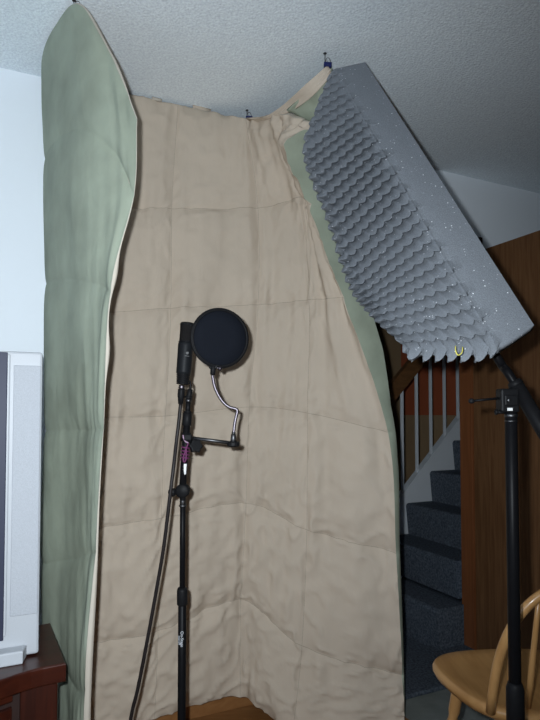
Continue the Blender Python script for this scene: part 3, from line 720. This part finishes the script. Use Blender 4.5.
for a in (172, 292, 22):
    a = math.radians(a); d = Vector((math.cos(a), math.sin(a), 0)); o = Vector((PX, YP, 0))
    mb = MB(); mb.tube([o + d * .018 + Zv * .19, o + d * .30 + Zv * .016], .010, 12); lg = mb.build('leg', 'black', bs)
    mb = MB(); mb.lathe(o + d * .30, Zv, [(0, 0), (.012, 0), (.014, .004), (.013, .022), (.008, .028), (0, .028)], 14); mb.build('rubber_foot', 'rubber', lg)

# ---------------------------------------------------------------- wooden chair
ch = empty('wooden_chair', (.728, 1.64, 0), math.radians(5), 'light oak spindle back chair standing in front of the open door', 'chair')
mb = MB(); pts = []
for k in range(48):
    a = 2 * math.pi * k / 48; c, s_ = math.cos(a), math.sin(a); e_ = 2 / 2.9
    x = math.copysign(abs(c) ** e_, c); y = math.copysign(abs(s_) ** e_, s_)
    wid = .228 + .03 * y; pts.append((x * wid, y * .205))
b = bmesh.new(); rings = []
prof = [(.90, -.036), (.97, -.031), (1.0, -.018), (1.0, -.010), (.985, -.003), (.95, 0), (.8, -.004), (.6, -.009), (.3, -.011)]
for sc, z in prof: rings.append([b.verts.new((x * sc, y * sc, .452 + z)) for x, y in pts])
for r0_, r1_ in zip(rings, rings[1:]):
    for k in range(48): b.faces.new([r0_[k], r0_[(k + 1) % 48], r1_[(k + 1) % 48], r1_[k]])
b.faces.new(rings[-1]); b.faces.new(rings[0][::-1]); mb.bm(b, None, True); mb.build('seat', 'oak', ch, local=True)
def turned(a, c, r):
    a = Vector(a); c = Vector(c); L = (c - a).length; mb = MB()
    mb.lathe(a, c - a, [(0, 0), (r * .62, 0), (r * .7, L * .04), (r * 1.0, L * .3), (r * 1.12, L * .45), (r * .9, L * .6), (r * .72, L * .66), (r * .95, L * .7), (r * .95, L * .95), (r * .8, L), (0, L)], 20); return mb
LT = {}
for x in (-1, 1):
    for y in (-1, 1):
        tp = Vector((x * .135, y * .125, .418)); bt = Vector((x * .185, y * (.185 if y > 0 else .195), 0)); LT[x, y] = (bt, tp)
        turned(bt, tp, .0185).build('leg', 'oakv', ch, local=True)
mids = []
for x in (-1, 1):
    p0 = LT[x, -1][0].lerp(LT[x, -1][1], .42); p1 = LT[x, 1][0].lerp(LT[x, 1][1], .42); mids.append(p0.lerp(p1, .5))
    mb = MB(); mb.tube([p0, p0.lerp(p1, .5), p1], [.008, .012, .008], 12); mb.build('stretcher', 'oak', ch, local=True)
mb = MB(); mb.tube([mids[0], mids[0].lerp(mids[1], .5), mids[1]], [.008, .012, .008], 12); mb.build('stretcher', 'oak', ch, local=True)
def bowp(t):      # t 0..1 around the hoop
    a = math.pi * t; x = -.180 * math.cos(a) * (1 + .06 * math.sin(a)); 
    h = math.sin(a) ** .72 if 0 < t < 1 else 0
    return Vector((x * .98, -.150 - .085 * h, 0.44 + .345 * h))
mb = MB(); mb.tube([bowp(k / 40) for k in range(41)], .0125, 14, flat=(1, .95)); mb.build('hoop_back', 'oakv', ch, local=True)
for k in range(6):
    x0 = -.130 + .052 * k; x1 = x0 * 1.12
    tt = min((i / 200 for i in range(201)), key=lambda t: abs(bowp(t).x - x1) - (.001 if 0 < t < 1 else 0))
    p1 = bowp(tt); p0 = Vector((x0, -.152, .44)); 
    mb = MB(); mb.tube([p0, p0.lerp(p1, .3), p0.lerp(p1, .7), p1], [.0068, .0082, .0072, .0058], 12); mb.build('spindle', 'oakv', ch, local=True)

# ---------------------------------------------------------------- TV stand + TV
ZS = .60
corner = Pz(66, 663, ZS)
SA = ANG + math.radians(3)
ts = empty('tv_stand', (corner.x, corner.y, 0), SA, 'dark cherry bow front cabinet under the silver television', 'tv stand')
WT, DT = 1.05, .30
def bow(x):   # outward swell of the front, local x from 0 (right corner) to -WT
    return .055 * sstep(-.05, -.28, x) * sstep(-WT + .05, -WT + .28, x) if False else .055 * sstep(.05, .26, -x) * sstep(.05, .26, WT + x)
poly = [(-WT * k / 40, -bow(-WT * k / 40)) for k in range(41)] + [(-WT, DT), (0, DT)]
mb = MB(); mb.prism(poly, ZS - .045, ZS, .004); mb.build('top_board', 'cherry', ts, local=True)
ins = [(-.016 - (WT - .032) * k / 40, .022 - bow(-WT * k / 40)) for k in range(41)] + [(-WT + .016, DT - .01), (-.016, DT - .01)]
mb = MB(); mb.prism([(x, y + .012) for x, y in ins[:41]] + ins[41:], .06, ZS - .045, .001); mb.build('carcass', 'shadowbox', ts, local=True)
for x0 in (-.10, -WT + .016):
    mb = MB(); mb.box((x0, .014, .0), (x0 + .084, .06, ZS - .045), .004); 
    mb.build('pilaster', 'cherryv', ts, local=True)
mb = MB(); mb.prism([(x, y - .012) for x, y in ins[4:37]] + [(x, y + .02) for x, y in ins[4:37]][::-1], ZS - .065, ZS - .045, .002); mb.build('top_moulding', 'cherry', ts, local=True)
def front_panel(k0, k1, z0, z1, name):
    mb = MB(); mb.prism([(x, y) for x, y in ins[k0:k1]] + [(x, y + .02) for x, y in ins[k0:k1]][::-1], z0, z1, .002); return mb.build(name, 'cherry', ts, local=True)
for k0, k1 in ((4, 21), (21, 37)):
    d = front_panel(k0, k1, .37, ZS - .085, 'drawer'); xm, ym = ins[(k0 + k1) // 2]
    mb = MB(); mb.lathe((xm, ym, .43), (0, -1, 0), [(0, 0), (.008, 0), (.007, .012), (.015, .018), (.014, .026), (0, .029)], 18); mb.build('knob', 'steel', d, local=True)
    d = front_panel(k0, k1, .08, .355, 'door'); mb = MB(); mb.lathe((xm, ym, .30), (0, -1, 0), [(0, 0), (.008, 0), (.007, .012), (.015, .018), (.014, .026), (0, .029)], 18); mb.build('knob', 'steel', d, local=True)
front_panel(2, 39, 0, .06, 'plinth')
tc = Pz(39.5, 655, ZS)
tv_ = empty('television', (tc.x, tc.y, ZS), ANG, 'silver television with a side speaker grille on the cherry cabinet', 'television')
TW = .98; TH_ = (655 - 352.5) * tc.y / F / .995
TH_ = P(40, 352.5, tc.y).z - ZS
mb = MB(); mb.box((-TW, 0, .004), (-.002, .05, TH_), .006); mb.build('front_bezel', 'silver', tv_, local=True)
mb = MB(); mb.prism([(-TW + .03, .05), (-.03, .05), (-.12, .26), (-TW + .12, .26)], .0, TH_ - .05, .006); mb.build('rear_housing', 'blackp', tv_, local=True)
SPW = .073
for x0 in (-SPW + .004, -TW + .006):
    mb = MB(); mb.box((x0, -.004, .105), (x0 + SPW - .010, .004, TH_ - .035), .002); sp = mb.build('speaker_grille', 'grille', tv_, local=True)
mb = MB(); mb.box((-TW + SPW + .004, -.006, .06), (-SPW - .004, .004, TH_ - .008), .003); mb.build('screen_surround', 'silver', tv_, local=True)
mb = MB(); mb.box((-TW + SPW + .010, -.010, .052), (-SPW - .010, -.001, TH_ - .004), .002); mb.build('screen', 'screen', tv_, local=True)
mb = MB(); mb.prism([(-TW + .04, .0), (-.030, 0), (-.040, -.040), (-TW + .05, -.040)], .0, .032, .004); mb.build('control_ledge', 'silver', tv_, local=True)

# ---------------------------------------------------------------- light: the compact camera's flash, left of and above the lens
fl = bpy.data.lights.new('camera_flash', 'SPOT'); fl.energy = 146; fl.color = (.86, .94, 1.0); fl.shadow_soft_size = .012; fl.spot_size = math.radians(124); fl.spot_blend = 1.0
fo = bpy.data.objects.new('camera_flash', fl); COL.objects.link(fo)
fo.location = (-.046, .015, H + .04)
aim = Vector((-.26, 1, .05)); fo.rotation_euler = aim.to_track_quat('-Z', 'Y').to_euler()
w = bpy.data.worlds.new('World'); S.world = w; w.use_nodes = True
w.node_tree.nodes['Background'].inputs[0].default_value = (.66, .80, 1, 1); w.node_tree.nodes['Background'].inputs[1].default_value = 2.8

pl = bpy.data.lights.new('fill_window_portal', 'AREA'); pl.shape = 'RECTANGLE'; pl.size = 1.6; pl.size_y = 1.3; pl.cycles.is_portal = True  # portal for the sky fill entering by the added window
po = bpy.data.objects.new('fill_window_portal', pl); COL.objects.link(po); po.location = R(SL - .09, -1.7, 1.5)
po.rotation_euler = (u2).to_track_quat('-Z', 'Z').to_euler()

cam = bpy.data.cameras.new('camera'); co = bpy.data.objects.new('camera', cam); COL.objects.link(co)
cam.sensor_fit = 'VERTICAL'; cam.sensor_height = 36; cam.lens = F / 720 * 36; cam.clip_start = .02; cam.shift_y = PY / 720
co.location = CAMP; co.rotation_euler = (math.pi / 2 + TH, 0, 0)
S.camera = co
S.view_settings.view_transform = 'Standard'; S.view_settings.look = 'None'; S.view_settings.gamma = 1; S.view_settings.exposure = 0
S.view_settings.use_curve_mapping = False
